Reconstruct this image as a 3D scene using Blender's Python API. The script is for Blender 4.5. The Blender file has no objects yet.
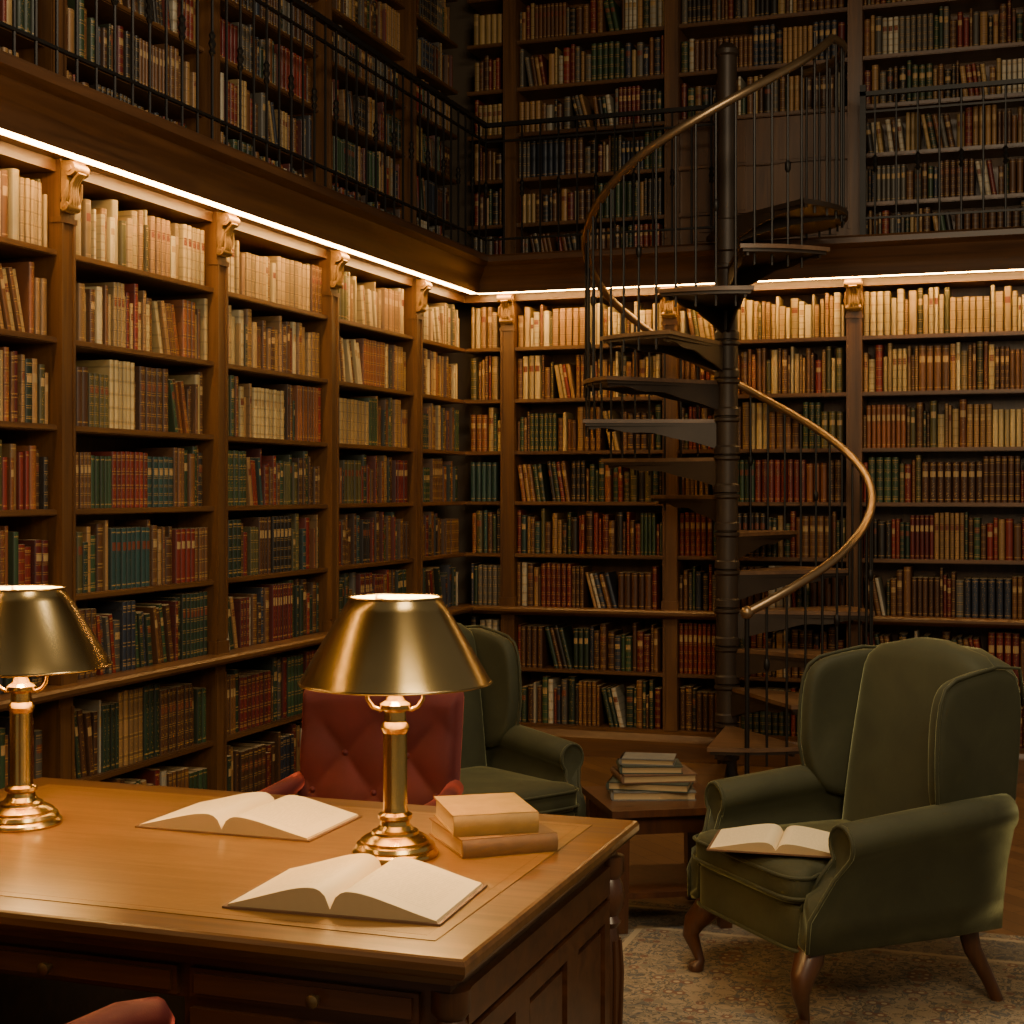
import bpy, bmesh, math, random
from mathutils import Vector, Matrix
rnd = random.Random(31)
R = math.radians
sc = bpy.context.scene

# ---------------------------------------------------------------- materials
def newmat(name):
    m = bpy.data.materials.new(name); m.use_nodes = True
    nt = m.node_tree; b = nt.nodes['Principled BSDF']
    return m, nt, b
def N(nt, t, **kw):
    n = nt.nodes.new(t)
    for k, v in kw.items(): setattr(n, k, v)
    return n
def setin(nt, sock, v):
    if hasattr(v, 'is_output'): nt.links.new(v, sock)
    elif isinstance(v, (tuple, list)) and len(v) == 3 and sock.type == 'RGBA': sock.default_value = (*v, 1)
    else: sock.default_value = v
def M(nt, op, a, b=None, c=None):
    n = N(nt, 'ShaderNodeMath', operation=op)
    setin(nt, n.inputs[0], a)
    if b is not None: setin(nt, n.inputs[1], b)
    if c is not None: setin(nt, n.inputs[2], c)
    return n.outputs[0]
def MIX(nt, f, a, b, bt='MIX'):
    n = N(nt, 'ShaderNodeMix', data_type='RGBA', blend_type=bt)
    setin(nt, n.inputs[0], f); setin(nt, n.inputs[6], a); setin(nt, n.inputs[7], b)
    return n.outputs[2]
def ramp(nt, fac, stops):
    n = N(nt, 'ShaderNodeValToRGB'); cr = n.color_ramp
    while len(cr.elements) < len(stops): cr.elements.new(.5)
    for e, (p, c) in zip(cr.elements, stops): e.position = p; e.color = (*c, 1)
    nt.links.new(fac, n.inputs[0]); return n.outputs[0]
def coords(nt, scale=(1,1,1), rot=(0,0,0), src='Object'):
    tc = N(nt, 'ShaderNodeTexCoord'); mp = N(nt, 'ShaderNodeMapping')
    mp.inputs['Scale'].default_value = scale; mp.inputs['Rotation'].default_value = rot
    nt.links.new(tc.outputs[src], mp.inputs[0]); return mp.outputs[0]
def noise(nt, vec, scale=5, detail=4, rough=.5, dist=0):
    n = N(nt, 'ShaderNodeTexNoise'); n.inputs['Scale'].default_value = scale
    n.inputs['Detail'].default_value = detail; n.inputs['Roughness'].default_value = rough
    n.inputs['Distortion'].default_value = dist
    nt.links.new(vec, n.inputs['Vector']); return n.outputs['Fac']
def bump(nt, b, h, s=.2, d=.01):
    n = N(nt, 'ShaderNodeBump'); n.inputs['Strength'].default_value = s; n.inputs['Distance'].default_value = d
    nt.links.new(h, n.inputs['Height']); nt.links.new(n.outputs[0], b.inputs['Normal'])

def wood(name, dark, light, grain='Z', rough=.42, coat=.15, sc_=22):
    m, nt, b = newmat(name)
    s = {'X': (1.2, sc_, sc_), 'Y': (sc_, 1.2, sc_), 'Z': (sc_, sc_, 1.2)}[grain]
    v = coords(nt, s)
    n1 = noise(nt, v, 1.0, 6, .6, .8)
    n2 = noise(nt, coords(nt), 1.7, 3)
    c = ramp(nt, n1, [(.3, dark), (.7, light)])
    c = MIX(nt, M(nt, 'MULTIPLY', n2, .45), c, tuple(x*.5 for x in dark))
    setin(nt, b.inputs['Base Color'], c)
    b.inputs['Roughness'].default_value = rough
    b.inputs['Coat Weight'].default_value = coat; b.inputs['Coat Roughness'].default_value = .3
    bump(nt, b, n1, .15, .004)
    return m
CD, CL = (.072, .029, .009), (.190, .083, .025)
wX = wood('oak_x', CD, CL, 'X'); wY = wood('oak_y', CD, CL, 'Y'); wZ = wood('oak_z', CD, CL, 'Z')
dX = wood('mahogany_x', (.042, .014, .006), (.12, .042, .014), 'X', .35, .3)
dZ = wood('mahogany_z', (.042, .014, .006), (.115, .040, .013), 'Z', .35, .3)
tX = wood('desktop_border', (.075, .029, .007), (.20, .085, .020), 'X', .25, .6, 30)

def simple(name, col, rough=.5, metal=0, nscale=30, namt=.35, bmp=.1, **kw):
    m, nt, b = newmat(name)
    n = noise(nt, coords(nt), nscale, 4)
    c = MIX(nt, M(nt, 'MULTIPLY', n, namt*2), col, tuple(x*.35 for x in col))
    setin(nt, b.inputs['Base Color'], c)
    b.inputs['Roughness'].default_value = rough; b.inputs['Metallic'].default_value = metal
    for k, v in kw.items(): b.inputs[k.replace('_', ' ')].default_value = v
    if bmp: bump(nt, b, n, bmp, .002)
    return m
leather, nt, b = newmat('desk_leather')
n1 = noise(nt, coords(nt, (1.5, 16, 1)), 1.5, 6, .6, .6); n2 = noise(nt, coords(nt), 60, 3)
c = ramp(nt, n1, [(.3, (.14, .062, .013)), (.7, (.245, .120, .026))])
setin(nt, b.inputs['Base Color'], MIX(nt, M(nt, 'MULTIPLY', n2, .4), c, (.10, .045, .010)))
b.inputs['Roughness'].default_value = .33; b.inputs['Coat Weight'].default_value = .4; b.inputs['Coat Roughness'].default_value = .2
bump(nt, b, n2, .12, .002)
brass = simple('aged_brass', (.74, .51, .18), .23, 1, 6, .2, .02)
brass_shade = simple('shade_brass', (.46, .335, .150), .24, 1, 5, .25, .02)
iron = simple('black_iron', (.024, .021, .019), .45, .6, 20, .3, .1)
bronze = simple('stair_bronze', (.050, .032, .020), .48, .2, 9, .4, .1)
railmat = simple('rail_bronze', (.36, .24, .13), .34, .8, 9, .3, .05)
gilt = simple('gilded_carving', (.46, .25, .07), .42, .3, 60, .5, .5)
plaster = simple('plaster', (.10, .07, .045), .8, 0, 3, .2, .1)
line_gold = simple('gold_tooling', (.17, .09, .022), .4, .3, 30, .2, 0)

def velvet(name, col, sheen, sw=.5):
    m, nt, b = newmat(name)
    n = noise(nt, coords(nt), 4.5, 6, .62, .6); n2 = noise(nt, coords(nt), 260, 2)
    c = MIX(nt, n, tuple(x*.5 for x in col), tuple(x*1.6 for x in col))
    setin(nt, b.inputs['Base Color'], c)
    b.inputs['Roughness'].default_value = .8
    setin(nt, b.inputs['Sheen Weight'], M(nt, 'MULTIPLY', n, sw*2)); b.inputs['Sheen Roughness'].default_value = .3
    b.inputs['Sheen Tint'].default_value = (*sheen, 1)
    bump(nt, b, n2, .15, .002); return m
vgreen = velvet('green_velvet', (.032, .032, .012), (.52, .52, .26), .75)
vred = velvet('red_velvet', (.070, .0035, .004), (.85, .14, .10), .45)
pagesedge, nt, b = newmat('page_edges')
wv = N(nt, 'ShaderNodeTexWave', bands_direction='Z'); wv.inputs['Scale'].default_value = 160; wv.inputs['Distortion'].default_value = .6
nt.links.new(coords(nt), wv.inputs['Vector'])
setin(nt, b.inputs['Base Color'], MIX(nt, wv.outputs['Fac'], (.50, .36, .19), (.28, .19, .09))); b.inputs['Roughness'].default_value = .8
ptext, nt, b = newmat('printed_page')
v = coords(nt); sp = N(nt, 'ShaderNodeSeparateXYZ'); nt.links.new(v, sp.inputs[0])
ln = M(nt, 'GREATER_THAN', M(nt, 'FRACT', M(nt, 'MULTIPLY', sp.outputs[1], 95)), .6)
wd = M(nt, 'GREATER_THAN', noise(nt, coords(nt, (170, 40, 1)), 1, 2), .45)
ax = M(nt, 'ABSOLUTE', sp.outputs[0])
mg = M(nt, 'MULTIPLY', M(nt, 'GREATER_THAN', ax, .035), M(nt, 'LESS_THAN', ax, .195))
mg = M(nt, 'MULTIPLY', mg, M(nt, 'LESS_THAN', M(nt, 'ABSOLUTE', sp.outputs[1]), .115))
f = M(nt, 'MULTIPLY', M(nt, 'MULTIPLY', ln, wd), M(nt, 'MULTIPLY', mg, .2))
setin(nt, b.inputs['Base Color'], MIX(nt, f, (.78, .63, .38), (.25, .19, .12))); b.inputs['Roughness'].default_value = .7

def emis(name, col, s):
    m, nt, b = newmat(name)
    b.inputs['Base Color'].default_value = (*col, 1)
    b.inputs['Emission Color'].default_value = (*col, 1); b.inputs['Emission Strength'].default_value = s
    return m
led = emis('led_warm', (1.0, .565, .175), 58)
bulbm = emis('bulb_warm', (1.0, .59, .21), 430)

# shelf books
bookm, nt, b = newmat('book_spines')
at = N(nt, 'ShaderNodeAttribute', attribute_name='Col')
uv = N(nt, 'ShaderNodeUVMap', uv_map='UVMap'); inf = N(nt, 'ShaderNodeUVMap', uv_map='Info')
s1 = N(nt, 'ShaderNodeSeparateXYZ'); nt.links.new(uv.outputs[0], s1.inputs[0]); u_, v_ = s1.outputs[0], s1.outputs[1]
s2 = N(nt, 'ShaderNodeSeparateXYZ'); nt.links.new(inf.outputs[0], s2.inputs[0]); r1, r2 = s2.outputs[0], s2.outputs[1]
lea = M(nt, 'GREATER_THAN', r2, .4)
nb = M(nt, 'ADD', 4.0, M(nt, 'FLOOR', M(nt, 'MULTIPLY', r1, 2.99)))
fr = M(nt, 'ABSOLUTE', M(nt, 'SUBTRACT', M(nt, 'FRACT', M(nt, 'MULTIPLY', v_, nb)), .5))
band = M(nt, 'LESS_THAN', fr, .07)
bandg = M(nt, 'MULTIPLY', M(nt, 'LESS_THAN', M(nt, 'ABSOLUTE', M(nt, 'SUBTRACT', fr, .10)), .03), lea)
edge = M(nt, 'LESS_THAN', M(nt, 'ABSOLUTE', M(nt, 'SUBTRACT', M(nt, 'ABSOLUTE', M(nt, 'SUBTRACT', v_, .5)), .43)), .010)
cv = N(nt, 'ShaderNodeCombineXYZ'); nt.links.new(M(nt, 'MULTIPLY', u_, 3), cv.inputs[0]); nt.links.new(M(nt, 'MULTIPLY', v_, 26), cv.inputs[1]); nt.links.new(M(nt, 'MULTIPLY', r1, 97), cv.inputs[2])
nz = noise(nt, cv.outputs[0], 1.6, 2)
uc = M(nt, 'ABSOLUTE', M(nt, 'SUBTRACT', u_, .5))
orn = M(nt, 'MULTIPLY', M(nt, 'GREATER_THAN', nz, .62), M(nt, 'LESS_THAN', uc, .22))
orn = M(nt, 'MULTIPLY', orn, M(nt, 'GREATER_THAN', M(nt, 'FRACT', M(nt, 'MULTIPLY', r1, 7.3)), .45))
lab = M(nt, 'MULTIPLY', M(nt, 'LESS_THAN', M(nt, 'ABSOLUTE', M(nt, 'SUBTRACT', v_, .70)), .07), M(nt, 'GREATER_THAN', r1, .55))
lab = M(nt, 'MULTIPLY', lab, M(nt, 'LESS_THAN', uc, .36))
inn = M(nt, 'LESS_THAN', uc, .40)
nv = noise(nt, coords(nt), 14, 3)
base = MIX(nt, M(nt, 'MULTIPLY', nv, .7), at.outputs['Color'], MIX(nt, .6, at.outputs['Color'], (.03, .014, .006)))
labcol = MIX(nt, M(nt, 'GREATER_THAN', M(nt, 'FRACT', M(nt, 'MULTIPLY', r1, 13.7)), .35), (.16, .04, .018), (.40, .25, .10))
c = MIX(nt, lab, base, labcol)
gm = M(nt, 'MINIMUM', M(nt, 'ADD', M(nt, 'ADD', bandg, edge), M(nt, 'MULTIPLY', orn, .8)), .60)
gm = M(nt, 'MULTIPLY', gm, inn)
c = MIX(nt, gm, c, (.48, .27, .07))
dk = M(nt, 'MULTIPLY', M(nt, 'MULTIPLY', band, lea), .3)
c = MIX(nt, dk, c, (.02, .01, .005))
crease_shade = M(nt, 'MULTIPLY', M(nt, 'SUBTRACT', 1.0, inn), .6)  # shade of the gaps between books, painted into the spine edges
c = MIX(nt, crease_shade, c, MIX(nt, .88, c, (.012, .007, .004)))
setin(nt, b.inputs['Base Color'], c); b.inputs['Roughness'].default_value = .45
bump(nt, b, M(nt, 'MULTIPLY', band, lea), .6, .004)

# floor / rug
floorm, nt, b = newmat('parquet')
br = N(nt, 'ShaderNodeTexBrick'); br.inputs['Scale'].default_value = 1.0
br.inputs['Brick Width'].default_value = .55; br.inputs['Row Height'].default_value = .09; br.inputs['Mortar Size'].default_value = .002
br.inputs['Color1'].default_value = (.20, .098, .038, 1); br.inputs['Color2'].default_value = (.11, .052, .021, 1); br.inputs['Mortar'].default_value = (.02, .01, .005, 1)
nt.links.new(coords(nt, (1, 1, 1), (0, 0, R(45))), br.inputs['Vector'])
g = noise(nt, coords(nt, (3, 40, 1), (0, 0, R(45))), 1, 5)
setin(nt, b.inputs['Base Color'], MIX(nt, M(nt, 'MULTIPLY', g, .6), br.outputs['Color'], (.06, .030, .013)))
b.inputs['Roughness'].default_value = .38; bump(nt, b, br.outputs['Fac'], .2, -.002)

rugm, nt, b = newmat('persian_rug')
v = coords(nt); sp = N(nt, 'ShaderNodeSeparateXYZ'); nt.links.new(v, sp.inputs[0])
mx = M(nt, 'PINGPONG', M(nt, 'ADD', sp.outputs[0], 10), .31); my = M(nt, 'PINGPONG', M(nt, 'ADD', sp.outputs[1], 10), .37)
cb = N(nt, 'ShaderNodeCombineXYZ'); nt.links.new(mx, cb.inputs[0]); nt.links.new(my, cb.inputs[1])
def wob(s, amt):
    n = N(nt, 'ShaderNodeTexNoise'); n.inputs['Scale'].default_value = s; n.inputs['Detail'].default_value = 2
    nt.links.new(cb.outputs[0], n.inputs['Vector'])
    vm = N(nt, 'ShaderNodeVectorMath', operation='MULTIPLY_ADD'); nt.links.new(n.outputs['Color'], vm.inputs[0]); vm.inputs[1].default_value = (amt,)*3; nt.links.new(cb.outputs[0], vm.inputs[2])
    return vm.outputs[0]
wc = wob(16, .06)
n1 = noise(nt, wc, 15, 1, .4, 2.2); n2 = noise(nt, wc, 34, 1, .5, 1.5)
scr = M(nt, 'LESS_THAN', M(nt, 'ABSOLUTE', M(nt, 'SUBTRACT', n1, .5)), .026)
vo2 = N(nt, 'ShaderNodeTexVoronoi'); vo2.inputs['Scale'].default_value = 15; nt.links.new(cb.outputs[0], vo2.inputs['Vector'])
fl1 = M(nt, 'LESS_THAN', vo2.outputs['Distance'], .30); fl2 = M(nt, 'LESS_THAN', vo2.outputs['Distance'], .16)
c = MIX(nt, M(nt, 'GREATER_THAN', n1, .57), (.25, .185, .115), (.16, .125, .085))
c = MIX(nt, M(nt, 'MULTIPLY', M(nt, 'GREATER_THAN', n2, .58), .8), c, (.06, .065, .066))
c = MIX(nt, M(nt, 'MULTIPLY', scr, .8), c, (.06, .045, .03))
c = MIX(nt, M(nt, 'MULTIPLY', fl1, .8), c, (.14, .060, .034)); c = MIX(nt, fl2, c, (.30, .235, .145))
ex = M(nt, 'SUBTRACT', 2.0, M(nt, 'ABSOLUTE', M(nt, 'SUBTRACT', sp.outputs[0], .28)))
ey = M(nt, 'SUBTRACT', 5.75, sp.outputs[1])
e = M(nt, 'MINIMUM', ex, ey)
bd = M(nt, 'LESS_THAN', M(nt, 'ABSOLUTE', M(nt, 'SUBTRACT', e, .2)), .11)
c = MIX(nt, M(nt, 'MULTIPLY', bd, .5), c, (.05, .05, .05))
bl = M(nt, 'LESS_THAN', M(nt, 'ABSOLUTE', M(nt, 'SUBTRACT', M(nt, 'ABSOLUTE', M(nt, 'SUBTRACT', e, .2)), .13)), .012)
c = MIX(nt, bl, c, (.3, .23, .14))
setin(nt, b.inputs['Base Color'], c); b.inputs['Roughness'].default_value = .95
bump(nt, b, noise(nt, v, 300, 2), .4, .004)

# ---------------------------------------------------------------- mesh builder
class MB:
    def __init__(s): s.v = []; s.f = []; s.m = []
    def add(s, vs, fs, mat=0, T=None):
        o = len(s.v)
        s.v += [tuple(T @ Vector(p)) if T is not None else tuple(p) for p in vs]
        s.f += [tuple(i+o for i in f) for f in fs]; s.m += [mat]*len(fs); return s
    def box(s, x0, x1, y0, y1, z0, z1, mat=0, T=None):
        vs = [(x, y, z) for z in (z0, z1) for y in (y0, y1) for x in (x0, x1)]
        return s.add(vs, [(0,2,3,1),(4,5,7,6),(0,1,5,4),(2,6,7,3),(0,4,6,2),(1,3,7,5)], mat, T)
    def lathe(s, prof, n=32, mat=0, T=None, cap=True):
        vs = []; fs = []
        for r, z in prof:
            for i in range(n):
                a = 2*math.pi*i/n; vs.append((r*math.cos(a), r*math.sin(a), z))
        for j in range(len(prof)-1):
            for i in range(n):
                k = (i+1) % n; fs.append((j*n+i, j*n+k, (j+1)*n+k, (j+1)*n+i))
        if cap:
            fs.append(tuple(range(n-1, -1, -1))); fs.append(tuple((len(prof)-1)*n+i for i in range(n)))
        return s.add(vs, fs, mat, T)
    def loft(s, loops, mat=0, T=None, cap=True):
        n = len(loops[0]); vs = [p for l in loops for p in l]; fs = []
        for j in range(len(loops)-1):
            for i in range(n):
                k = (i+1) % n; fs.append((j*n+i, j*n+k, (j+1)*n+k, (j+1)*n+i))
        if cap:
            fs.append(tuple(range(n-1, -1, -1))); fs.append(tuple((len(loops)-1)*n+i for i in range(n)))
        return s.add(vs, fs, mat, T)
    def tube(s, path, r, n=8, mat=0, T=None):
        path = [Vector(p) for p in path]; loops = []
        rr = r if isinstance(r, (list, tuple)) else [r]*len(path)
        up = None
        for i, p in enumerate(path):
            t = (path[min(i+1, len(path)-1)]-path[max(i-1, 0)]).normalized()
            if up is None: up = Vector((0,0,1)) if abs(t.z) < .9 else Vector((1,0,0))
            a = (up - t*up.dot(t)).normalized(); up = a; bb = t.cross(a)
            loops.append([p + (a*math.cos(q)+bb*math.sin(q))*rr[i] for q in [2*math.pi*k/n for k in range(n)]])
        return s.loft([[tuple(q) for q in l] for l in loops], mat, T)
    def prism(s, poly, plane, a0, a1, mat=0, T=None):
        def P(p, a):
            if plane == 'XZ': return (p[0], a, p[1])
            if plane == 'YZ': return (a, p[0], p[1])
            return (p[0], p[1], a)
        return s.loft([[P(p, a0) for p in poly], [P(p, a1) for p in poly]], mat, T)
    def build(s, name, mats, parent=None, ang=35, bevel=0, bseg=2, sub=0, loc=None, rot=None):
        me = bpy.data.meshes.new(name); me.from_pydata(s.v, [], s.f)
        for m in mats: me.materials.append(m)
        me.polygons.foreach_set('material_index', s.m)
        bm = bmesh.new(); bm.from_mesh(me); bmesh.ops.recalc_face_normals(bm, faces=bm.faces); bm.to_mesh(me); bm.free()
        me.shade_smooth(); me.set_sharp_from_angle(angle=R(ang))
        ob = bpy.data.objects.new(name, me); sc.collection.objects.link(ob)
        if parent: ob.parent = parent
        if loc: ob.location = loc
        if rot is not None: ob.rotation_euler = (0, 0, rot)
        if bevel:
            md = ob.modifiers.new('bevel', 'BEVEL'); md.width = bevel; md.segments = bseg; md.limit_method = 'ANGLE'; md.angle_limit = R(35)
            me.shade_smooth()
            if not sub: me.set_sharp_from_angle(angle=R(80))
        if sub:
            md = ob.modifiers.new('sub', 'SUBSURF'); md.levels = sub; md.render_levels = sub; me.shade_smooth(); me.set_sharp_from_angle(angle=R(180))
        return ob
def empty(name, loc, rz=0, s=1):
    e = bpy.data.objects.new(name, None); e.location = loc; e.rotation_euler = (0, 0, rz); e.scale = (s, s, s)
    e.empty_display_size = .1; sc.collection.objects.link(e); return e
def sq(w, h, z, n=24, p=4, cx=0, cy=0):
    out = []
    for i in range(n):
        a = 2*math.pi*(i+.5)/n; c, s_ = math.cos(a), math.sin(a)
        out.append((cx+w*math.copysign(abs(c)**(2/p), c), cy+h*math.copysign(abs(s_)**(2/p), s_), z))
    return out
def Tr(x, y, z, rz=0): return Matrix.Translation((x, y, z)) @ Matrix.Rotation(rz, 4, 'Z')

# ---------------------------------------------------------------- room constants
LX, BY = -3.42, 8.92
LY0, BX1 = .33, 2.2
CEIL = 5.25
shelvesL = [.17, .51, .87, 1.21, 1.53, 1.84, 2.16, 2.48]
shelvesU = [3.02, 3.25, 3.53, 3.81, 4.09, 4.38, 4.67]
pilL = [.33, 1.445, 2.56, 3.675, 4.79, 5.91, 7.03, 8.14]
pilB = [-3.13, -2.108, -1.033, .03, 1.1, 2.15]
DEP = .30

MB().box(LX-.5, 4.5, -2.5, BY+.5, -.1, 0).build('floor', [floorm])
MB().box(LX-.5, BX1+.3, LY0-.1, BY+.5, CEIL, CEIL+.1).build('ceiling', [plaster])
MB().box(LX-.5, LX-DEP-.04, LY0-.1, BY+.5, 0, CEIL).build('wall_left', [plaster])
MB().box(LX-DEP-.04, BX1+.3, BY+DEP+.04, BY+.5, 0, CEIL).build('wall_back', [plaster])

def wallT(which):
    if which == 'L': return lambda a, o, z: (LX+o, a, z)
    return lambda a, o, z: (a, BY-o, z)
def wbox(mb, W, a0, a1, o0, o1, z0, z1, mat=0):
    vs = [W(a, o, z) for z in (z0, z1) for o in (o0, o1) for a in (a0, a1)]
    mb.add(vs, [(0,2,3,1),(4,5,7,6),(0,1,5,4),(2,6,7,3),(0,4,6,2),(1,3,7,5)], mat)
def wext(mb, W, prof, a0, a1, mat=0, miter=0):
    l0 = [W(a0 if miter >= 0 else a0+o, o, z) for o, z in prof]
    l1 = [W(a1-o if miter > 0 else a1, o, z) for o, z in prof]
    mb.loft([l0, l1], mat)

def bookcase(name, which, a0, a1, pils, wl, miter):
    W = wallT(which); mb = MB()
    wbox(mb, W, a0, a1, -DEP-.03, -DEP, 0, CEIL-.02, 1)
    for zs, ob in ((shelvesL, 0), (shelvesU, -.05)):
        for z in zs:
            wbox(mb, W, a0, a1, -DEP, ob, z-.024, z, 0)
            wbox(mb, W, a0, a1, ob, ob+.006, z-.020, z-.004, 0)
    wext(mb, W, [(-DEP, 0), (.07, 0), (.07, .11), (.055, .125), (.045, .15), (.02, .16), (.0, .168), (-DEP, .168)], a0, a1, 0, miter)
    wext(mb, W, [(-DEP, .835), (.02, .835), (.04, .85), (.085, .852), (.095, .862), (.095, .876), (.085, .886), (-.02, .886), (-DEP, .872)], a0, a1, 0, miter)
    wbox(mb, W, a0, a1, -DEP, .0, 2.765, 2.83, 0)
    wext(mb, W, [(-DEP, 2.81), (.13, 2.81), (.145, 2.80), (.155, 2.83), (.16, 2.86), (.175, 2.89), (.20, 2.92), (.215, 2.95), (.24, 2.965), (.25, 2.975), (.25, 3.005), (.24, 3.018), (-DEP, 3.018)], a0, a1, 2, miter)
    wbox(mb, W, a0, a1, -DEP, -.02, 4.96, CEIL-.02, 0)
    wext(mb, W, [(-.02, 5.0), (.05, 5.03), (.1, 5.1), (.12, 5.2), (.12, CEIL-.02), (-.02, CEIL-.02)], a0, a1, 2, miter)
    for p in pils:
        wbox(mb, W, p-.044, p+.044, -DEP, .018, .886, 2.81, 1)
        for s in (-1, 1): wbox(mb, W, p+s*.036-.007, p+s*.036+.007, .018, .026, .95, 2.58, 1)
        wbox(mb, W, p-.050, p+.050, -.02, .028, .886, .94, 1)
        wbox(mb, W, p-.050, p+.050, -.02, .028, 2.58, 2.60, 1)
        wbox(mb, W, p-.044, p+.044, -DEP, .013, .168, .84, 1)
        for s in (-1, 1): wbox(mb, W, p+s*.036-.007, p+s*.036+.007, .013, .02, .2, .8, 1)
        wbox(mb, W, p-.042, p+.042, -DEP, -.02, 3.018, CEIL-.03, 1)
        for s in (-1, 1): wbox(mb, W, p+s*.034-.006, p+s*.034+.006, -.02, -.012, 3.1, 4.9, 1)
    dark = wood('walnut_'+which, (.045, .018, .006), (.125, .052, .017), 'Y' if which == 'L' else 'X')
    ob = mb.build(name, [wl, wZ, dark], ang=30)
    cb = MB()
    for p in pils:
        def oo(t): return .026+.052*(t**1.6)+.012*math.sin(t*math.pi*2)
        loop = [(.0, 2.62)] + [(oo(i/8), 2.62+.185*i/8) for i in range(9)] + [(.0, 2.805)]
        cb.loft([[W(p-.036, o, z) for o, z in loop], [W(p+.036, o, z) for o, z in loop]], 0)
        def scroll(zc, oc, r, w):
            circ = [(oc+r*math.cos(q), zc+r*math.sin(q)) for q in [2*math.pi*k/14 for k in range(14)]]
            cb.loft([[W(p-w, o, z) for o, z in circ], [W(p+w, o, z) for o, z in circ]], 0)
            c2 = [(oc+r*.45*math.cos(q), zc+r*.45*math.sin(q)) for q in [2*math.pi*k/10 for k in range(10)]]
            cb.loft([[W(p-w-.006, o, z) for o, z in c2], [W(p+w+.006, o, z) for o, z in c2]], 0)
        scroll(2.774, .058, .026, .046); scroll(2.640, .032, .018, .042)
        for s in (-.024, -.008, .008, .024):
            cb.tube([W(p+s*(1-.3*t), oo(t)+.005, 2.62+.14*t) for t in [k/8 for k in range(9)]], .0065, 6, 0)
        for s in (-1, 1):
            cb.tube([W(p+s*.042, .03, 2.64), W(p+s*.047, .042, 2.68), W(p+s*.042, .05, 2.73)], [.006, .010, .006], 6, 0)
    cb.build('corbels', [gilt], parent=ob, ang=50)
    return ob
caseL = bookcase('bookcase', 'L', LY0, BY, pilL, wY, 1)
caseB = bookcase('bookcase', 'B', LX, BX1, pilB, wX, -1)

mb = MB()
wA = wallT('L'); wB = wallT('B')
a = LY0
while a < BY-.13:
    a2 = min(a+1.0, BY-.125); wbox(mb, wA, a, a2, .086, .124, 2.802, 2.809); a = a2
a = LX+.128
while a < BX1-.01:
    a2 = min(a+1.0, BX1); wbox(mb, wB, a, a2, .086, .124, 2.802, 2.809); a = a2
mb.build('led_strip_light', [led])

# ---------------------------------------------------------------- books
C = dict(cream=(.58,.42,.18), ivory=(.66,.52,.27), tan=(.36,.19,.065), sand=(.45,.29,.11), brown=(.18,.072,.022), red=(.23,.022,.012),
         green=(.032,.072,.030), dgreen=(.016,.040,.022), navy=(.022,.034,.056), black=(.02,.017,.014), olive=(.11,.095,.030),
         burg=(.15,.012,.011), teal=(.022,.070,.064), grey=(.13,.115,.09), choc=(.09,.034,.013), rust=(.27,.082,.022), white=(.56,.49,.36))
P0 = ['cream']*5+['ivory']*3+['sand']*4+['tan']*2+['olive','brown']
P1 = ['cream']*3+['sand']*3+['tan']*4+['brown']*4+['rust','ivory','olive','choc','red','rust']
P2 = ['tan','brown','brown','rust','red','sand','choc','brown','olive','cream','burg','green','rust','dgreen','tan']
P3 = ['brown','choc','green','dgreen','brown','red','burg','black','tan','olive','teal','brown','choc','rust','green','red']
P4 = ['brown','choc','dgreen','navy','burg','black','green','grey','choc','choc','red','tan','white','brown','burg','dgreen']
PU = ['brown','choc','dgreen','grey','burg','tan','black','brown','sand','green','choc','navy','tan','grey','red','black','white']
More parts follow.
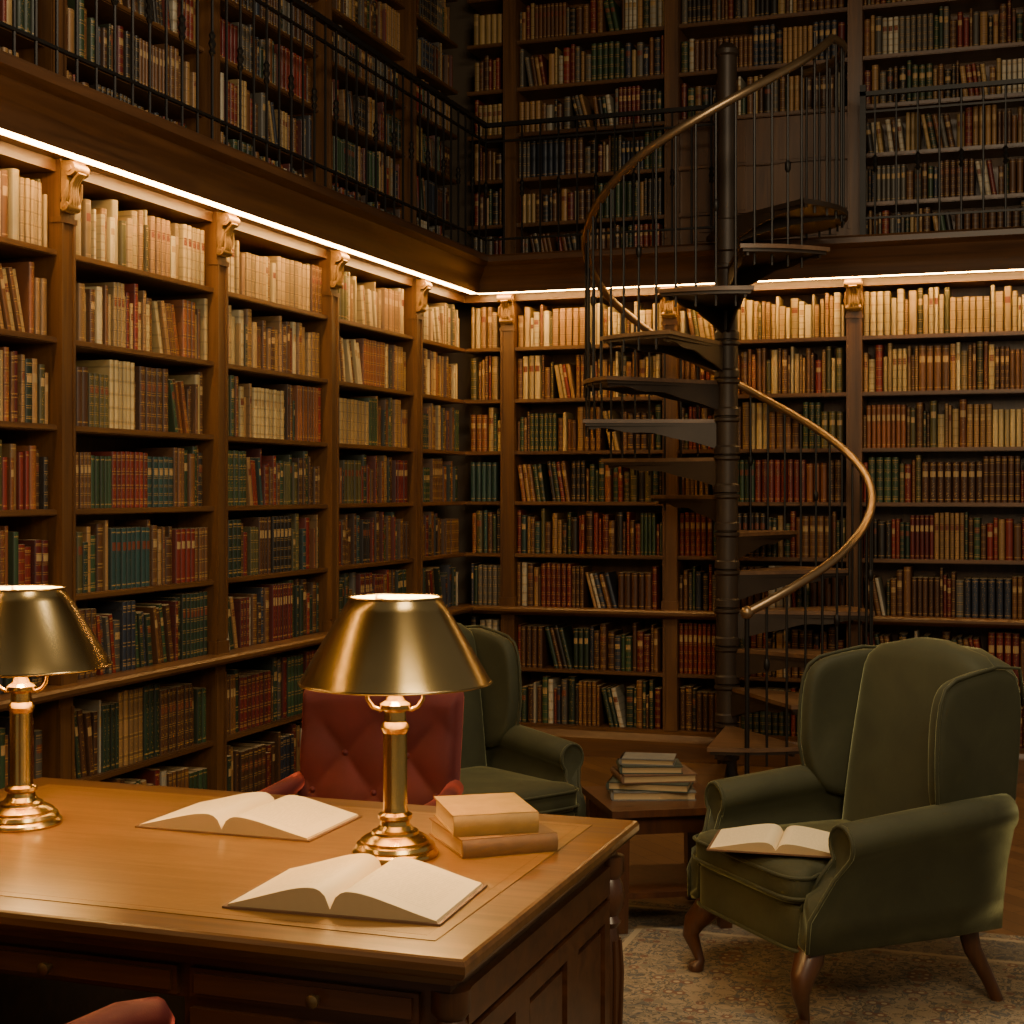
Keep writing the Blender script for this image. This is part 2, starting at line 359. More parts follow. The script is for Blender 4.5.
class Books:
    def __init__(s): s.v=[]; s.f=[]; s.m=[]; s.col=[]; s.uv=[]; s.inf=[]
    def book(s, W, a, w, h, d, z, ofront, col, r1, r2, lean=0):
        hw = w/2; bl = min(.012, w*.32)
        pl = [(-hw, -d), (-hw, -bl), (-hw*.72, -bl*.35), (0, 0), (hw*.72, -bl*.35), (hw, -bl), (hw, -d)]
        us = [0, 0, .14, .5, .86, 1, 1]
        o = len(s.v); cl, sl = math.cos(lean), math.sin(lean)
        for zz in (0, h):
            for (x, y) in pl:
                px = x + hw if lean > 0 else x - hw
                ax = px*cl + zz*sl; az = zz*cl - px*sl
                if lean > 0: az += w*sl
                ax += (-hw if lean > 0 else hw)
                s.v.append(W(a+ax, ofront+y, z+max(az, 0)))
        n = 7
        def face(idx, mat, uvs):
            s.f.append(tuple(o+i for i in idx)); s.m.append(mat)
            for q in uvs:
                s.col += [*col, 1]; s.uv += [q[0], q[1]]; s.inf += [r1, r2]
        for i in range(n):
            k = (i+1) % n
            if i == n-1: face((i, k, k+n, i+n), 1, [(0,0)]*4)
            else: face((i, k, k+n, i+n), 0, [(us[i],0),(us[k],0),(us[k],1),(us[i],1)])
        face(tuple(range(n, 2*n)), 1, [(0,0)]*n); face(tuple(range(n-1,-1,-1)), 1, [(0,0)]*n)
    def row(s, W, a0, a1, z, H, pal, of, leanp=.10):
        a = a0+.003
        while a < a1-.02:
            run = rnd.choice([1,1,1,2,2,3,3,4,5,6,8]); setrun = run >= 3 and rnd.random() < .6
            c0 = C[rnd.choice(pal)]; w0 = rnd.uniform(.022, .042); h0 = H*rnd.uniform(.70, .92); r10, r20 = rnd.random(), rnd.random()
            dpt = rnd.uniform(.14, .2)
            if rnd.random() < leanp and a1-a > .32:
                k = rnd.randint(2, 5); th = rnd.uniform(.10, .26)
                first = True
                ws = [rnd.uniform(.02, .035) for _ in range(k)]
                hs = H*rnd.uniform(.74, .88)
                for w in ws:
                    c = C[rnd.choice(pal)]
                    if first: a += hs*math.sin(th); first = False
                    s.book(W, a+w/2, w, hs*rnd.uniform(.93, 1), dpt, z, of-rnd.uniform(0, .02), c, rnd.random(), rnd.random(), -th)
                    a += w/math.cos(th)+.001
                a += .004; continue
            for i in range(run):
                if setrun: c, w, h, q1, q2 = c0, w0*rnd.uniform(.93,1.07), h0*rnd.uniform(.985,1.0), r10, r20
                else: c, w, h, q1, q2 = C[rnd.choice(pal)], rnd.uniform(.014, .046), H*rnd.uniform(.62, .93), rnd.random(), rnd.random()
                if a+w > a1-.002: a = a1; break
                k = rnd.uniform(.6, 1.2); c = tuple(x*k for x in c)
                s.book(W, a+w/2, w, h, dpt, z, of-rnd.uniform(0, .006 if setrun else .026), c, q1, q2)
                a += w+rnd.uniform(.001, .004)
    def build(s, name, parent):
        me = bpy.data.meshes.new(name); me.from_pydata(s.v, [], s.f)
        me.materials.append(bookm); me.materials.append(pagesedge)
        me.polygons.foreach_set('material_index', s.m)
        ca = me.color_attributes.new('Col', 'FLOAT_COLOR', 'CORNER'); ca.data.foreach_set('color', s.col)
        u1 = me.uv_layers.new(name='UVMap'); u1.data.foreach_set('uv', s.uv)
        u2 = me.uv_layers.new(name='Info'); u2.data.foreach_set('uv', s.inf)
        bm = bmesh.new(); bm.from_mesh(me); bmesh.ops.recalc_face_normals(bm, faces=bm.faces); bm.to_mesh(me); bm.free()
        me.shade_smooth(); me.set_sharp_from_angle(angle=R(50))
        ob = bpy.data.objects.new(name, me); sc.collection.objects.link(ob); ob.parent = parent; return ob
def fill(name, which, a0, a1, pils, parent, hole=None):
    B = Books(); W = wallT(which)
    for lv, zs, top, wd, of0 in ((0, shelvesL, 2.765, .044, -.012), (1, shelvesU, 4.96, .042, -.062)):
        edges = []
        prev = a0
        for p in pils: edges.append((prev, p-wd)); prev = p+wd
        edges.append((prev, a1))
        for (e0, e1) in edges:
            if e1-e0 < .1: continue
            for i, z in enumerate(zs):
                if hole and lv == 1 and hole[0]-.1 < e0 and e1 < hole[1]+.1 and z < 3.8: continue
                nz = zs[i+1]-.024 if i+1 < len(zs) else top
                if lv == 0 and i == 1: nz = .835
                zz = .886 if (lv == 0 and i == 2) else z
                H = nz-zz
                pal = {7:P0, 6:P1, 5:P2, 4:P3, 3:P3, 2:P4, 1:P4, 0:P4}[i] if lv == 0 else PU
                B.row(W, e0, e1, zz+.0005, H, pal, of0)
    return B.build(name, parent)
fill('shelf_books', 'L', LY0+.02, BY-.03, pilL, caseL)
fill('shelf_books', 'B', LX+.03, BX1, pilB, caseB, hole=(-2.06, -1.08))

# ---------------------------------------------------------------- gallery door (back wall, upper)
mb = MB(); W = wB
wbox(mb, W, -2.064, -1.077, -.2, -.07, 3.02, 3.785)
for c0, c1 in ((-2.0, -1.62), (-1.52, -1.14)):
    wbox(mb, W, c0, c1, -.07, -.060, 3.08, 3.74)
    wbox(mb, W, c0+.05, c1-.05, -.060, -.05, 3.13, 3.69)
mb.build('door_1', [wZ])

# ---------------------------------------------------------------- gallery railing
mb = MB()
GX, GY = LX+.225, BY-.225
zb, zt = 3.02, 3.80
def bal(x, y, k):
    mb.tube([(x, y, zb-.002), (x, y, zt)], .0065, 6)
    if k % 2 == 0:
        mb.lathe([(.007, 3.36), (.015, 3.375), (.009, 3.39), (.017, 3.41), (.009, 3.43), (.015, 3.445), (.007, 3.46)], 8, 0, Tr(x, y, 0))
def rails(p0, p1):
    for z, r in ((zt, .016), (zt-.10, .007), (zb+.09, .007)):
        d = .012 if z == zt else .006
        x0, x1 = sorted((p0[0], p1[0])); y0, y1 = sorted((p0[1], p1[1]))
        mb.box(x0-r, x1+r, y0-r, y1+r, z-d, z+d)
rails((GX, LY0+.05), (GX, GY)); rails((GX, GY), (-1.78, GY)); rails((-.96, GY), (BX1, GY))
y = GY; k = 0
while y > LY0+.05: bal(GX, y, k); y -= .115; k += 1
x = GX+.115; k = 1
while x < BX1:
    if not (-1.78 < x < -.96): bal(x, GY, k)
    x += .115; k += 1
for x in (-1.78, -.96): mb.box(x-.016, x+.016, GY-.016, GY+.016, zb-.002, zt+.05)
mb.build('gallery_railing', [iron], ang=40)

# ---------------------------------------------------------------- spiral staircase
st = empty('spiral_staircase', (-1.60, 8.07, 0))
rise = .2027; RO = .765; th0 = R(-99); dth = R(31)
mb = MB()
mb.lathe([(.16, 0), (.16, .02), (.13, .035), (.09, .05), (.07, .07), (.055, .10), (.052, .14), (.052, 3.90), (.062, 3.91), (.062, 3.935), (.05, 3.95), (.03, 3.97), (.0, 3.98)], 24, 0, cap=False)
mb.build('center_pole', [bronze], st)
mb = MB()
def sector(z0, z1, t0, t1, r0, r1, n=8, mat=0):
    poly = [(r0*math.cos(t0), r0*math.sin(t0))] + [(r1*math.cos(t0+(t1-t0)*i/n), r1*math.sin(t0+(t1-t0)*i/n)) for i in range(n+1)] + [(r0*math.cos(t1), r0*math.sin(t1))]
    mb.prism(poly, 'XY', z0, z1, mat)
for k in range(1, 15):
    z = rise*k-.05; th = th0+dth*(k-1)
    sector(z-.020, z, th-R(18), th+R(18), .045, RO, mat=1)
    sector(z-.036, z-.020, th-R(17), th+R(17), .045, RO-.012)
    zz = min(.16, z-.001)/.16
    for dt in (-R(15), R(15)):
        prof = [(.045, -.034)] + [(RO-.03, -.034), (RO-.03, -.052)] + [(RO-.05-(RO-.12)*t, (-.054-.10*t**2.0+.012*math.sin(t*math.pi*5)*(1-t))*zz) for t in [i/12 for i in range(13)]] + [(.045, -.165*zz)]
        T = Matrix.Rotation(th+dt, 4, 'Z') @ Matrix.Translation((0, 0, z))
        mb.prism(prof, 'XZ', -.006, .006, 0, T)
    if k > 1: mb.lathe([(.05, z-.19), (.066, z-.185), (.066, z-.15), (.058, z-.14), (.058, z-.02), (.068, z-.01), (.068, z+.004), (.05, z+.01)], 20, 0)
treadwood = wood('tread_wood', (.10, .050, .024), (.21, .112, .052), 'X', .45, .2)
mb.build('treads', [bronze, treadwood], st, ang=30)
mb = MB()
zl = 3.035; RL = .620
sector(zl-.014, zl+.012, R(-42), R(112), .045, RL+.01, 20)
for dt in (-40, 0):
    prof = [(.045, -.014), (RL, -.014), (RL, -.03)] + [(RL-.03-(RL-.12)*t, -.03-.08*t**2) for t in [i/10 for i in range(11)]] + [(.045, -.12)]
    mb.prism(prof, 'XZ', -.008, .008, 0, Matrix.Rotation(R(dt), 4, 'Z') @ Matrix.Translation((0, 0, zl)))
mb.lathe([(.05, 2.86), (.066, 2.87), (.066, 3.03), (.05, 3.04)], 20)
mb.build('landing', [bronze], st, ang=30)
RA0, RDA = R(-79), R(30)
def zr(t): return rise*t+.85 - .095*max(0, min(1, (8.5-t)/6))
def rad(t): return RO-.015 - (RO-RL)*max(0, min(1, (t-12.0)/3.0))
mb = MB()
path = []
n = 150; t0p, t1p = 1.25, 15.0
for i in range(n+1):
    t = t0p+(t1p-t0p)*i/n; a = RA0+RDA*(t-1)
    path.append((rad(t)*math.cos(a), rad(t)*math.sin(a), zr(t)))
aend = RA0+RDA*14; r_ = rad(15)
for i in range(1, 14):
    a = aend+R(76)*i/13; path.append((r_*math.cos(a), r_*math.sin(a), zr(15)+.02*min(1, i/4)))
mb.tube(path, .022, 12)
e0 = path[0]; mb.lathe([(.0, -.034), (.024, -.024), (.034, 0), (.024, .024), (0, .034)], 14, 0, Matrix.Translation(e0), cap=False)
mb.build('handrail', [railmat], st, ang=60)
mb = MB()
for k in range(1, 15):
    for dd in (-.375, -.125, .125, .375):
        a = th0+dth*(k+dd-1); t = (a-RA0)/RDA+1
        if t < t0p: continue
        x, y = rad(t)*math.cos(a), rad(t)*math.sin(a)
        zt0 = rise*k-.05
        mb.tube([(x, y, max(zt0-.09, 0)), (x, y, zr(t)-.01)], .0065, 7)
        if dd == .125: mb.lathe([(.007, -.03), (.015, -.015), (.015, .015), (.007, .03)], 8, 0, Matrix.Translation((x, y, zt0+.4)))
for i in range(10):
    a = aend+R(-14)+R(88)*i/9; x, y = r_*math.cos(a), r_*math.sin(a)
    mb.tube([(x, y, zl-.05), (x, y, zr(15)+.0)], .0065, 7)
a = RA0+RDA*(t0p-1); x, y = rad(1)*math.cos(a), rad(1)*math.sin(a)
mb.tube([(x, y, 0), (x, y, zr(t0p))], .012, 10)
mb.build('balusters', [iron], st, ang=50)

# ---------------------------------------------------------------- rug
MB().box(-1.72, 2.28, 1.2, 5.75, .0, .012).build('area_rug', [rugm])
RZ = .012

# ---------------------------------------------------------------- desk
DX0, DX1, DY0, DY1 = -2.82, -.99, 2.585, 3.84
dk = empty('writing_desk', ((DX0+DX1)/2, (DY0+DY1)/2, 0))
hx, hy = (DX1-DX0)/2, (DY1-DY0)/2
def rr(w, h, z): return [(-w, -h, z), (w, -h, z), (w, h, z), (-w, h, z)]
mb = MB()
mb.loft([rr(hx-.035, hy-.035, .690), rr(hx-.03, hy-.03, .702), rr(hx-.012, hy-.012, .708), rr(hx-.004, hy-.004, .716), rr(hx, hy, .724), rr(hx, hy, .738), rr(hx-.004, hy-.004, .746), rr(hx-.010, hy-.010, .749)], 0)
mb.build('top', [tX], dk, ang=20)
mb = MB(); mb.box(-hx+.10, hx-.10, -hy+.10, hy-.10, .7485, .7503)
mb.build('leather_inlay', [leather], dk)
mb = MB()
for i, w_ in ((.097, .003), (.125, .002)):
    for (x0, x1, y0, y1) in ((-hx+i, hx-i, -hy+i, -hy+i+w_), (-hx+i, hx-i, hy-i-w_, hy-i), (-hx+i, -hx+i+w_, -hy+i, hy-i), (hx-i-w_, hx-i, -hy+i, hy-i)):
        mb.box(x0, x1, y0, y1, .7485, .7505)
mb.build('inlay_tooling', [line_gold], dk)
bx, by = hx-.06, hy-.06
kx0, kx1 = -.30, .30
mb = MB()
mb.box(-bx, bx, -by, by, .60, .69)
for (x0, x1, zf) in ((-bx, kx0, 0), (kx1, bx, RZ)):
    mb.box(x0, x1, -by, by, .09, .60)
    mb.box(x0-.01 if x0 < 0 else x0, x1+.02 if x1 > .31 else x1, -by-.02, by+.02, zf, .08); mb.box(x0, x1, -by-.01, by+.01, .08, .09)
mb.box(-bx-.004, bx+.012, -by-.012, by+.012, .672, .688)
def panel(y0, y1, z0, z1):
    f = .045
    mb.box(bx, bx+.018, y0, y0+f, z0, z1); mb.box(bx, bx+.018, y1-f, y1, z0, z1)
    mb.box(bx, bx+.018, y0+f, y1-f, z0, z0+f); mb.box(bx, bx+.018, y0+f, y1-f, z1-f, z1)
    mb.box(bx, bx+.012, y0+f+.02, y1-f-.02, z0+f+.02, z1-f-.02)
panel(-by+.07, -.18, .10, .57); panel(-.18, .18, .10, .57); panel(.18, by-.07, .10, .57)
mb.box(bx, bx+.018, -by+.07, by-.07, .585, .655)
for s in (-1, 1):
    a0, a1 = (-by-.014, -by) if s < 0 else (by, by+.014)
    a2, a3 = (-by-.020, -by-.014) if s < 0 else (by+.014, by+.020)
    for (x0, x1) in ((-bx+.04, kx0-.02), (kx0+.01, kx1-.01), (kx1+.02, bx-.05)):
        mb.box(x0, x1, a0, a1, .608, .664)
        mb.box(x0+.012, x1-.012, a2, a3, .617, .655)
    for (x0, x1) in ((-bx+.04, kx0-.02), (kx1+.02, bx-.05)):
        for z0, z1 in ((.11, .31), (.33, .585)):
            mb.box(x0, x1, a0, a1, z0, z1); mb.box(x0+.03, x1-.03, a2, a3, z0+.03, z1-.03)
mb.build('body', [dX], dk)
mb = MB()
for sx in (-1, 1):
    for sy in (-1, 1):
        T = Tr(sx*(bx+.002), sy*(by-.018), 0)
        mb.lathe([(.036, .09), (.036, .12), (.026, .135), (.033, .15), (.022, .17), (.028, .30), (.031, .38), (.026, .46), (.020, .49), (.031, .505), (.022, .52), (.036, .545), (.040, .57), (.034, .60), (.027, .615), (.038, .63), (.038, .672)], 20, 0, T)
        for q in range(8):
            a = q*math.pi/4
            mb.tube([(sx*(bx+.002)+.027*math.cos(a), sy*(by-.018)+.027*math.sin(a), .2), (sx*(bx+.002)+.033*math.cos(a), sy*(by-.018)+.033*math.sin(a), .38), (sx*(bx+.002)+.027*math.cos(a), sy*(by-.018)+.027*math.sin(a), .46)], .006, 6)
        mb.box(sx*(bx+.002)-.038, sx*(bx+.002)+.038, sy*(by-.018)-.038, sy*(by-.018)+.038, RZ if sx > 0 else 0, .092)
mb.build('corner_columns', [dZ], dk, ang=45)
mb = MB()
for x in (-.62, 0, .60):
    for s in (-1, 1):
        mb.lathe([(.006, 0), (.006, .012), (.013, .018), (.013, .026), (.006, .03)], 14, 0, Matrix.Translation((x, s*(by+.020), .636)) @ Matrix.Rotation(R(90)*(1 if s < 0 else -1), 4, 'X'))
mb.build('knobs', [simple('dark_brass', (.25, .16, .07), .4, .9, 9, .3, 0)], dk)

# ---------------------------------------------------------------- desk lamps
inwhite = simple('shade_lining', (.85, .70, .42), .5, 0, 5, .1, 0)
def lamp(loc, rz=0):
    L = empty('desk_lamp', loc, rz)
    mb = MB()
    mb.lathe([(.0, 0), (.100, 0), (.102, .006), (.100, .012), (.092, .018), (.094, .022), (.090, .030), (.080, .034), (.081, .039), (.070, .046), (.055, .052), (.054, .058), (.044, .062), (.036, .072), (.034, .082), (.040, .088), (.040, .096), (.030, .102), (.028, .115), (.028, .285), (.031, .290), (.034, .298), (.031, .306), (.026, .312), (.025, .335), (.036, .342), (.036, .352), (.024, .360), (.018, .375), (.017, .42), (.0, .42)], 40, 0, cap=False)
    mb.build('stem', [brass], L, ang=25)
    mb = MB()
    for s in (-1, 1):
        path = [(s*.018, 0, .345), (s*.035, 0, .338), (s*.052, 0, .345), (s*.064, 0, .362), (s*.068, 0, .385), (s*.060, 0, .410), (s*.045, 0, .430), (s*.02, 0, .445)]
        mb.tube(path, .0052, 8)
    mb.tube([(0, 0, .42), (0, 0, .455)], .012, 10)
    for q in range(3):
        a = q*2*math.pi/3; mb.tube([(0, 0, .590), (.106*math.cos(a), .106*math.sin(a), .590)], .003, 6)
    mb.tube([(-.03, 0, .44), (-.055, 0, .49), (-.05, 0, .555), (0, 0, .592)], .003, 6); mb.tube([(.03, 0, .44), (.055, 0, .49), (.05, 0, .555), (0, 0, .592)], .003, 6)
    mb.build('harp', [brass], L, ang=60)
    mb = MB()
    prof = []
    for i in range(9):
        t = i/8; prof.append((.222-.114*t+.002*math.sin(math.pi*t), .406+.190*t))
    outer = [(.224, .402)]+prof+[(.108, .600)]
    mb.lathe(outer, 64, 0, cap=False)
    inner = [(r-.004, z) for r, z in outer]
    mb.lathe(inner, 64, 1, cap=False)
    mb.lathe([outer[0], inner[0]], 64, 0, cap=False); mb.lathe([outer[-1], inner[-1]], 64, 0, cap=False)
    def ring(r, z, rr_=.003):
        pts = [((r+rr_*math.cos(q)), z+rr_*math.sin(q)) for q in [2*math.pi*k/8 for k in range(9)]]
        mb.lathe(pts, 64, 0, cap=False)
    ring(.223, .403); ring(.108, .600)
    mb.build('shade', [brass_shade, inwhite], L, ang=50)
    mb = MB(); mb.lathe([(.012, .455), (.02, .465), (.032, .49), (.036, .515), (.03, .54), (.016, .553), (.0, .556)], 20, 0, cap=False)
    mb.build('bulb', [bulbm], L, ang=180)
    return L
lamp((-1.43, 3.28, .7503), R(19)); lamp((-2.46, 3.27, .7503), R(19))

# ---------------------------------------------------------------- books on furniture
covb = simple('cover_brown', (.16, .08, .04), .6); covt = simple('cover_tan', (.24, .12, .040), .55); covc = simple('cover_cream', (.36, .22, .065), .55)
covg = simple('cover_green', (.05, .06, .04), .6); covk = simple('cover_grey', (.16, .15, .13), .6)
def open_book(loc, rz, w, d, cov, h=.042):
    B = empty('open_book', loc, rz)
    mb = MB(); hw = w/2
    for s, hh in ((-1, h), (1, h*.95)):
        top = []
        for i in range(21):
            t = i/20
            z = .006 + hh*(.30*(1-t)+.06) + hh*.75*(math.sin(math.pi*min(1, t**.5)))*(1-t*.25)
            if t < .12: z -= hh*.2*(1-t/.12)
            top.append((s*t*hw*.97, z))
        poly = [(0, .004)]+top+[(s*hw*.985, .004)]
        n = len(poly)
        l0 = [(x, -d/2, z) for x, z in poly]; l1 = [(x, d/2, z) for x, z in poly]
        o = len(mb.v); mb.v += l0+l1
        for i in range(n):
            k = (i+1) % n
            mb.f.append((o+i, o+k, o+k+n, o+i+n)); mb.m.append(0 if 1 <= i < n-2 else 1)
        mb.f.append(tuple(o+i for i in range(n))); mb.m.append(1); mb.f.append(tuple(o+n+i for i in range(n))); mb.m.append(1)
    mb.build('pages', [ptext, pagesedge], B, ang=40)
    mb = MB()
    for s in (-1, 1): mb.box(min(0, s*(hw+.004)), max(0, s*(hw+.004)), -d/2-.006, d/2+.006, 0, .0045)
    mb.build('cover', [cov], B)
    return B
open_book((-1.92, 3.48, .7503), R(0), .48, .29, covb)
open_book((-1.355, 2.915, .7503), R(3), .46, .30, covb, .048)
def closed(mb, w, d, h, T, ci, pi):
    c = .004
    mb.box(-w/2, w/2, -d/2, d/2, 0, c, ci, T); mb.box(-w/2, w/2, -d/2, d/2, h-c, h, ci, T)
    arc = [(-w/2-.006*math.sin(math.pi*i/6), h*i/6) for i in range(7)]
    mb.prism([(-w/2+.006, 0)]+arc+[(-w/2+.006, h)], 'XZ', -d/2, d/2, ci, T)
    mb.box(-w/2+.004, w/2-.005, -d/2+.005, d/2-.005, c*.9, h-c*.9, pi, T)
BS = empty('book_stack', (-1.262, 3.475, .7503), R(39))
mb = MB()
closed(mb, .265, .235, .042, Tr(0, 0, 0, R(90)), 0, 2); mb.build('book_lower', [covt, covc, pagesedge], BS, ang=30)
mb = MB(); closed(mb, .24, .205, .048, Tr(-.012, .016, .0425, R(84)), 1, 2); mb.build('book_upper', [covt, covc, pagesedge], BS, ang=30)

# ---------------------------------------------------------------- side table
stb = empty('side_table', (-1.37, 5.59, 0), R(30))
mb = MB()
mb.box(-.235, .235, -.235, .235, .430, .455)
mb.box(-.195, .195, -.195, .195, .36, .431)
mb.box(-.20, .20, -.20, .20, .13, .15)
for sx in (-1, 1):
    for sy in (-1, 1):
        x, y = sx*.195, sy*.195
        w0, w1 = .022, .028
        mb.loft([[(x-w0, y-w0, RZ), (x+w0, y-w0, RZ), (x+w0, y+w0, RZ), (x-w0, y+w0, RZ)], [(x-w1, y-w1, .43), (x+w1, y-w1, .43), (x+w1, y+w1, .43), (x-w1, y+w1, .43)]])
mb.build('table_frame', [dZ], stb)
bs2 = empty('book_stack', (-1.40, 5.61, .4552), R(15))
specs = [(.31, .22, .032, 0, 0, covk, 5), (.30, .21, .030, .0, .0, covg, -8), (.28, .20, .03, .01, .0, covb, 12), (.23, .17, .028, -.005, .0, covg, 4), (.20, .14, .024, -.01, 0, covk, -6)]
z = 0
for i, (w, d, h, x, y, c, rz) in enumerate(specs):
    mb = MB(); closed(mb, w, d, h, Tr(x, y, z, R(rz)), 0, 1); mb.build('book_%d' % (i+1), [c, pagesedge], bs2, ang=30); z += h+.0005

# ---------------------------------------------------------------- armchairs
def wing_chair(loc, rz, scl=1):
    A = empty('wingback_armchair', loc, rz, scl)
    mb = MB(); loops = []
    for z, s in ((.215, .985), (.222, 1.0), (.34, 1.0), (.352, .99), (.356, .9)):
        loops.append(sq(.318*s, .335*s, z, 48, 9, 0, -.01))
    mb.loft(loops); mb.build('seat_frame', [vgreen], A, ang=180)
    mb = MB(); l = sq(.322, .339, .226, 48, 9, 0, -.01); mb.tube(l+[l[0]], .006, 6); mb.build('frame_piping', [vgreen], A, ang=180)
    mb = MB(); loops = []
    def tcush(l):
        return [(x*(1+.14*max(0, min(1, (-.25-y)/.05))), y, z) for x, y, z in l]
    for z, s in ((.354, .90), (.360, .97), (.377, 1.0), (.43, 1.0), (.45, .975), (.462, .90), (.472, .6), (.476, .25)):
        loops.append(tcush(sq(.268*s, .30*s, z, 72, 9, 0, -.065)))
    mb.loft(loops); mb.build('seat_cushion', [vgreen], A, ang=180)
    mb = MB()
    for z in (.378, .438):
        l = tcush(sq(.272, .304, z, 72, 9, 0, -.065)); mb.tube(l+[l[0]], .0055, 6)
    mb.build('cushion_piping', [vgreen], A, ang=180)
    mb = MB(); loops = []
    H0, H1 = .30, 1.075; n = 22
    for i in range(n+1):
        t = i/n; z = H0+(H1-H0)*t
        w = .272+.03*t
        if t > .84: w *= max(.10, math.sqrt(max(0, 1-((t-.84)/.163)**2.6)))
        th = .060 + .018*math.sin(math.pi*min(1, t*1.05))
        if t > .93: th *= max(.35, math.sqrt(max(0, 1-((t-.93)/.075)**2)))
        loops.append(sq(w, th, z, 36, 4, 0, .22+.15*t))
    mb.loft(loops); mb.build('back_cushion', [vgreen], A, ang=180)
    mb = MB(); loops = []
    for i in range(n+1):
        t = i/n; z = .22+(1.052-.22)*t
        w = .31+.02*t
        if t > .86: w *= max(.35, math.sqrt(max(0, 1-((t-.86)/.15)**2.6)))
        loops.append(sq(w, .034, z, 28, 5, 0, .30+.135*t))
    mb.loft(loops); mb.build('back_shell', [vgreen], A, ang=180)
    for s in (-1, 1):
        out = [(.42, .50), (.20, .52), (.14, .56), (.11, .62), (.10, .70), (.10, .78), (.105, .86), (.115, .92), (.135, .965), (.175, .99), (.25, 1.005), (.34, 1.02), (.43, 1.012), (.45, .9), (.43, .7)]
        def px(y, z, base): return s*(base + .10*max(0, (.38-y))*min(1, max(0, (z-.45)/.25)))
        def shrink(k, base):
            cy, cz = .28, .77
            return [(px(y, z, base), cy+(y-cy)*k, cz+(z-cz)*k) for y, z in out]
        mb = MB()
        mb.loft([shrink(.6, .280), shrink(.86, .278), shrink(.96, .280), shrink(1.0, .292), shrink(1.0, .326), shrink(.96, .338), shrink(.86, .340), shrink(.6, .338)])
        mb.build('wing', [vgreen], A, ang=180, sub=1)
        mb = MB()
        l = shrink(1.003, .334); mb.tube([Vector(p) for p in l[2:14]], .006, 6); mb.build('wing_piping', [vgreen], A, ang=180)
        sec = []
        cx, cz, r = .358, .550, .058
        for i in range(15):
            a = R(-50)+R(280)*i/14
            sec.append((cx+r*math.cos(a), cz+r*math.sin(a)))
        sec = sec + [(.300, .44), (.290, .34), (.288, .235), (.340, .225), (.348, .32), (.366, .44)]
        def fy(zz):
            t = max(0, min(1, (zz-.30)/.22)); return .105*t*t*(3-2*t)
        loops = []
        for y, k in ((-.330, .80), (-.338, .93), (-.328, 1.0), (-.15, 1.0), (.0, 1.0), (.2, .99), (.36, .97)):
            c0, c1 = .330, .42
            g = max(0, 1-(y+.338)/.5)
            loops.append([(s*(c0+(x-c0)*k), y+g*fy(zz), c1+(zz-c1)*k + (.07*(y+.20) if zz > .45 else 0)) for x, zz in sec])
        loops = [[(s*(.330+(x-.330)*.3), -.334+fy(zz), .42+(zz-.42)*.3) for x, zz in sec]] + loops
        mb = MB(); mb.loft(loops); mb.build('arm', [vgreen], A, ang=180)
        mb = MB()
        pth = [(s*(.330+(x-.330)*.96), -.337+fy(zz), .42+(zz-.42)*.96-(.009 if zz > .45 else 0)) for x, zz in sec]
        mb.tube([Vector(p) for p in pth[18:]+pth[:17]], .0065, 6); mb.build('arm_piping', [vgreen], A, ang=180)
        mb = MB()
        mb.tube([(s*.285, -.28, .25), (s*.292, -.300, .20), (s*.312, -.335, .155), (s*.318, -.345, .115), (s*.308, -.330, .07), (s*.300, -.320, .035), (s*.305, -.333, .014), (s*.305, -.335, .0)], [.040, .044, .036, .027, .019, .016, .027, .022], 14)
        mb.tube([(s*.27, .28, .25), (s*.275, .30, .16), (s*.29, .345, .07), (s*.30, .375, .0)], [.034, .028, .022, .020], 10)
        mb.build('legs', [dZ], A, ang=50)
    return A
wing_chair((-.632, 4.98, RZ), R(312), 1.02); wing_chair((-2.16, 5.64, 0), R(58))
open_book((-.780, 4.770, .499), R(4), .41, .27, covb, .028)

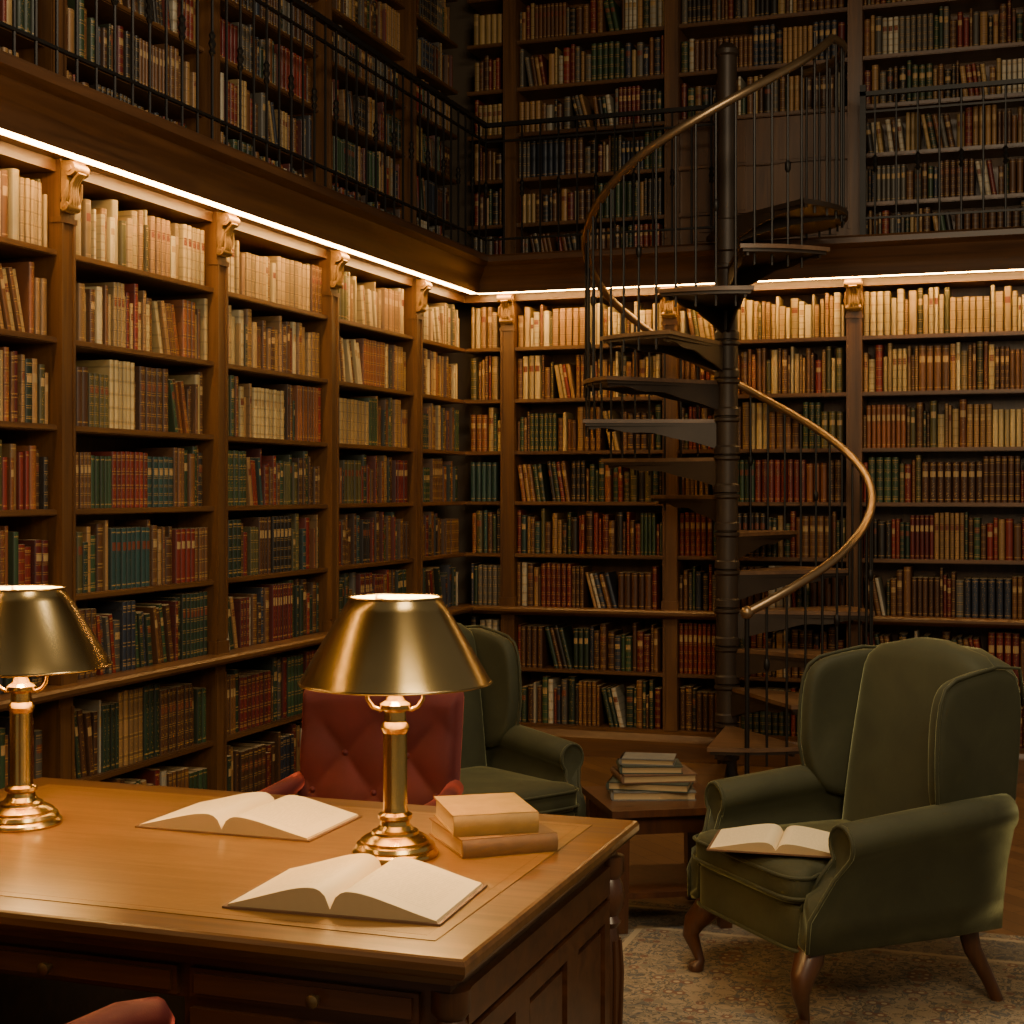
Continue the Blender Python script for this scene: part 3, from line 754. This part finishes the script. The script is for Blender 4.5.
# ---------------------------------------------------------------- red tufted desk chairs
def tuft_chair(loc, rz):
    A = empty('tufted_armchair', loc, rz)
    nx, nz = 56, 56; zb_, zt_ = .40, .975
    def hw(t): return .270+.002*t
    def pt(u, t, front):
        w = hw(t)
        x = u*w; zz = zb_+(zt_-zb_)*t
        zz -= .018*abs(u)**3*t
        y0 = .20+.09*t
        e = min(1, (1-abs(u))/.12, (1-t)/.10 if t > .5 else 1)
        e = max(e, 0); rnd_ = math.sqrt(max(0, 1-(1-e)**2))
        if front:
            a, b_ = u*w/.105*math.pi, (zz-zb_)/.12*math.pi
            pl = min(1, max(0, (.93-t)/.3))
            bul = .022*((abs(math.sin((a+b_)/2))*abs(math.sin((a-b_)/2)))**.6*pl+(1-pl))
            return (x, y0-.035*rnd_-bul*rnd_, zz)
        return (x, y0+.05*rnd_, zz)
    vs = []; fs = []
    for f_ in (1, 0):
        for j in range(nz+1):
            for i in range(nx+1):
                vs.append(pt(-1+2*i/nx, j/nz, f_))
    o = (nx+1)*(nz+1)
    for b0 in (0, o):
        for j in range(nz):
            for i in range(nx):
                q = b0+j*(nx+1)+i; fs.append((q, q+1, q+nx+2, q+nx+1))
    for i in range(nx):
        fs.append((i, i+1, o+i+1, o+i)); q = nz*(nx+1)+i; fs.append((q, q+1, o+q+1, o+q))
    for j in range(nz):
        q = j*(nx+1); fs.append((q, q+nx+1, o+q+nx+1, o+q)); q += nx; fs.append((q, q+nx+1, o+q+nx+1, o+q))
    MB().add(vs, fs).build('tufted_back', [vred], A, ang=180)
    mb = MB()
    for j in range(0, 5):
        for i in range(-3, 4):
            zz = zb_+.12*j; x = i*.21/2
            if (i+j) % 2: continue
            t = (zz-zb_)/(zt_-zb_)
            if t > .75 or t < .05 or abs(x) > hw(t)*.88: continue
            mb.lathe([(.0, -.004), (.009, -.002), (.011, .002), (.0, .006)], 10, 0, Matrix.Translation((x, .20+.09*t-.036, zz)) @ Matrix.Rotation(R(90), 4, 'X'), cap=False)
    if mb.v: mb.build('buttons', [vred], A, ang=180)
    mb = MB(); loops = []
    for z, s in ((.30, .96), (.31, 1), (.42, 1), (.45, .97), (.465, .9), (.475, .6), (.478, .2)): loops.append(sq(.265*s, .255*s, z, 36, 6, 0, -.02))
    mb.loft(loops); mb.build('seat', [vred], A, ang=180)
    for s in (-1, 1):
        mb = MB()
        path = [(s*.262, .23, .665), (s*.275, .12, .648), (s*.28, 0, .640), (s*.28, -.13, .640), (s*.278, -.22, .625), (s*.275, -.245, .60)]
        mb.tube(path, [.028, .032, .034, .036, .034, .026], 14)
        mb.tube([(s*.275, -.20, .61), (s*.27, -.20, .45), (s*.26, -.20, .34)], [.024, .02, .022], 10)
        mb.build('arm', [vred], A, ang=180)
        mb = MB()
        mb.tube([(s*.22, -.20, .32), (s*.23, -.215, .16), (s*.235, -.22, 0)], [.026, .021, .015], 12)
        mb.tube([(s*.22, .19, .32), (s*.225, .23, .16), (s*.235, .29, 0)], [.026, .021, .015], 12)
        mb.build('legs', [dZ], A, ang=60)
    return A
tuft_chair((-2.0, 4.24, 0), R(3)); tuft_chair((-1.875, 2.30, 0), R(170))

# ---------------------------------------------------------------- lights
def area(name, loc, target, size, power, col, sy=None):
    l = bpy.data.lights.new(name, 'AREA'); l.energy = power; l.color = col; l.size = size
    if sy: l.shape = 'RECTANGLE'; l.size_y = sy
    o = bpy.data.objects.new(name, l); o.location = loc
    o.rotation_euler = (Vector(target)-Vector(loc)).to_track_quat('-Z', 'Y').to_euler(); sc.collection.objects.link(o); return o
area('overhead_fill_light', (-.6, 4.2, 4.6), (-.8, 5.0, 0), 1.0, 95, (1, .82, .56))  # added fill from above, no fixture modelled; lifts chairs and floor
area('shelf_fill_light', (.6, 1.5, 3.2), (-3.0, 8.0, 1.4), 1.4, 88, (1, .78, .47))  # added out-of-frame fill that evens out the shelf walls
w = bpy.data.worlds.new('world'); sc.world = w; w.use_nodes = True
bg = w.node_tree.nodes['Background']; bg.inputs[0].default_value = (1.0, .85, .64, 1); bg.inputs[1].default_value = .19

# ---------------------------------------------------------------- camera
cam = bpy.data.cameras.new('camera'); co = bpy.data.objects.new('camera', cam); sc.collection.objects.link(co)
co.location = (0, 0, 1.6); co.rotation_euler = (R(90), 0, R(19.2))
cam.sensor_width = 36; cam.lens = 1533/1024*36; cam.shift_y = -.0215
cam.clip_start = .05
sc.camera = co
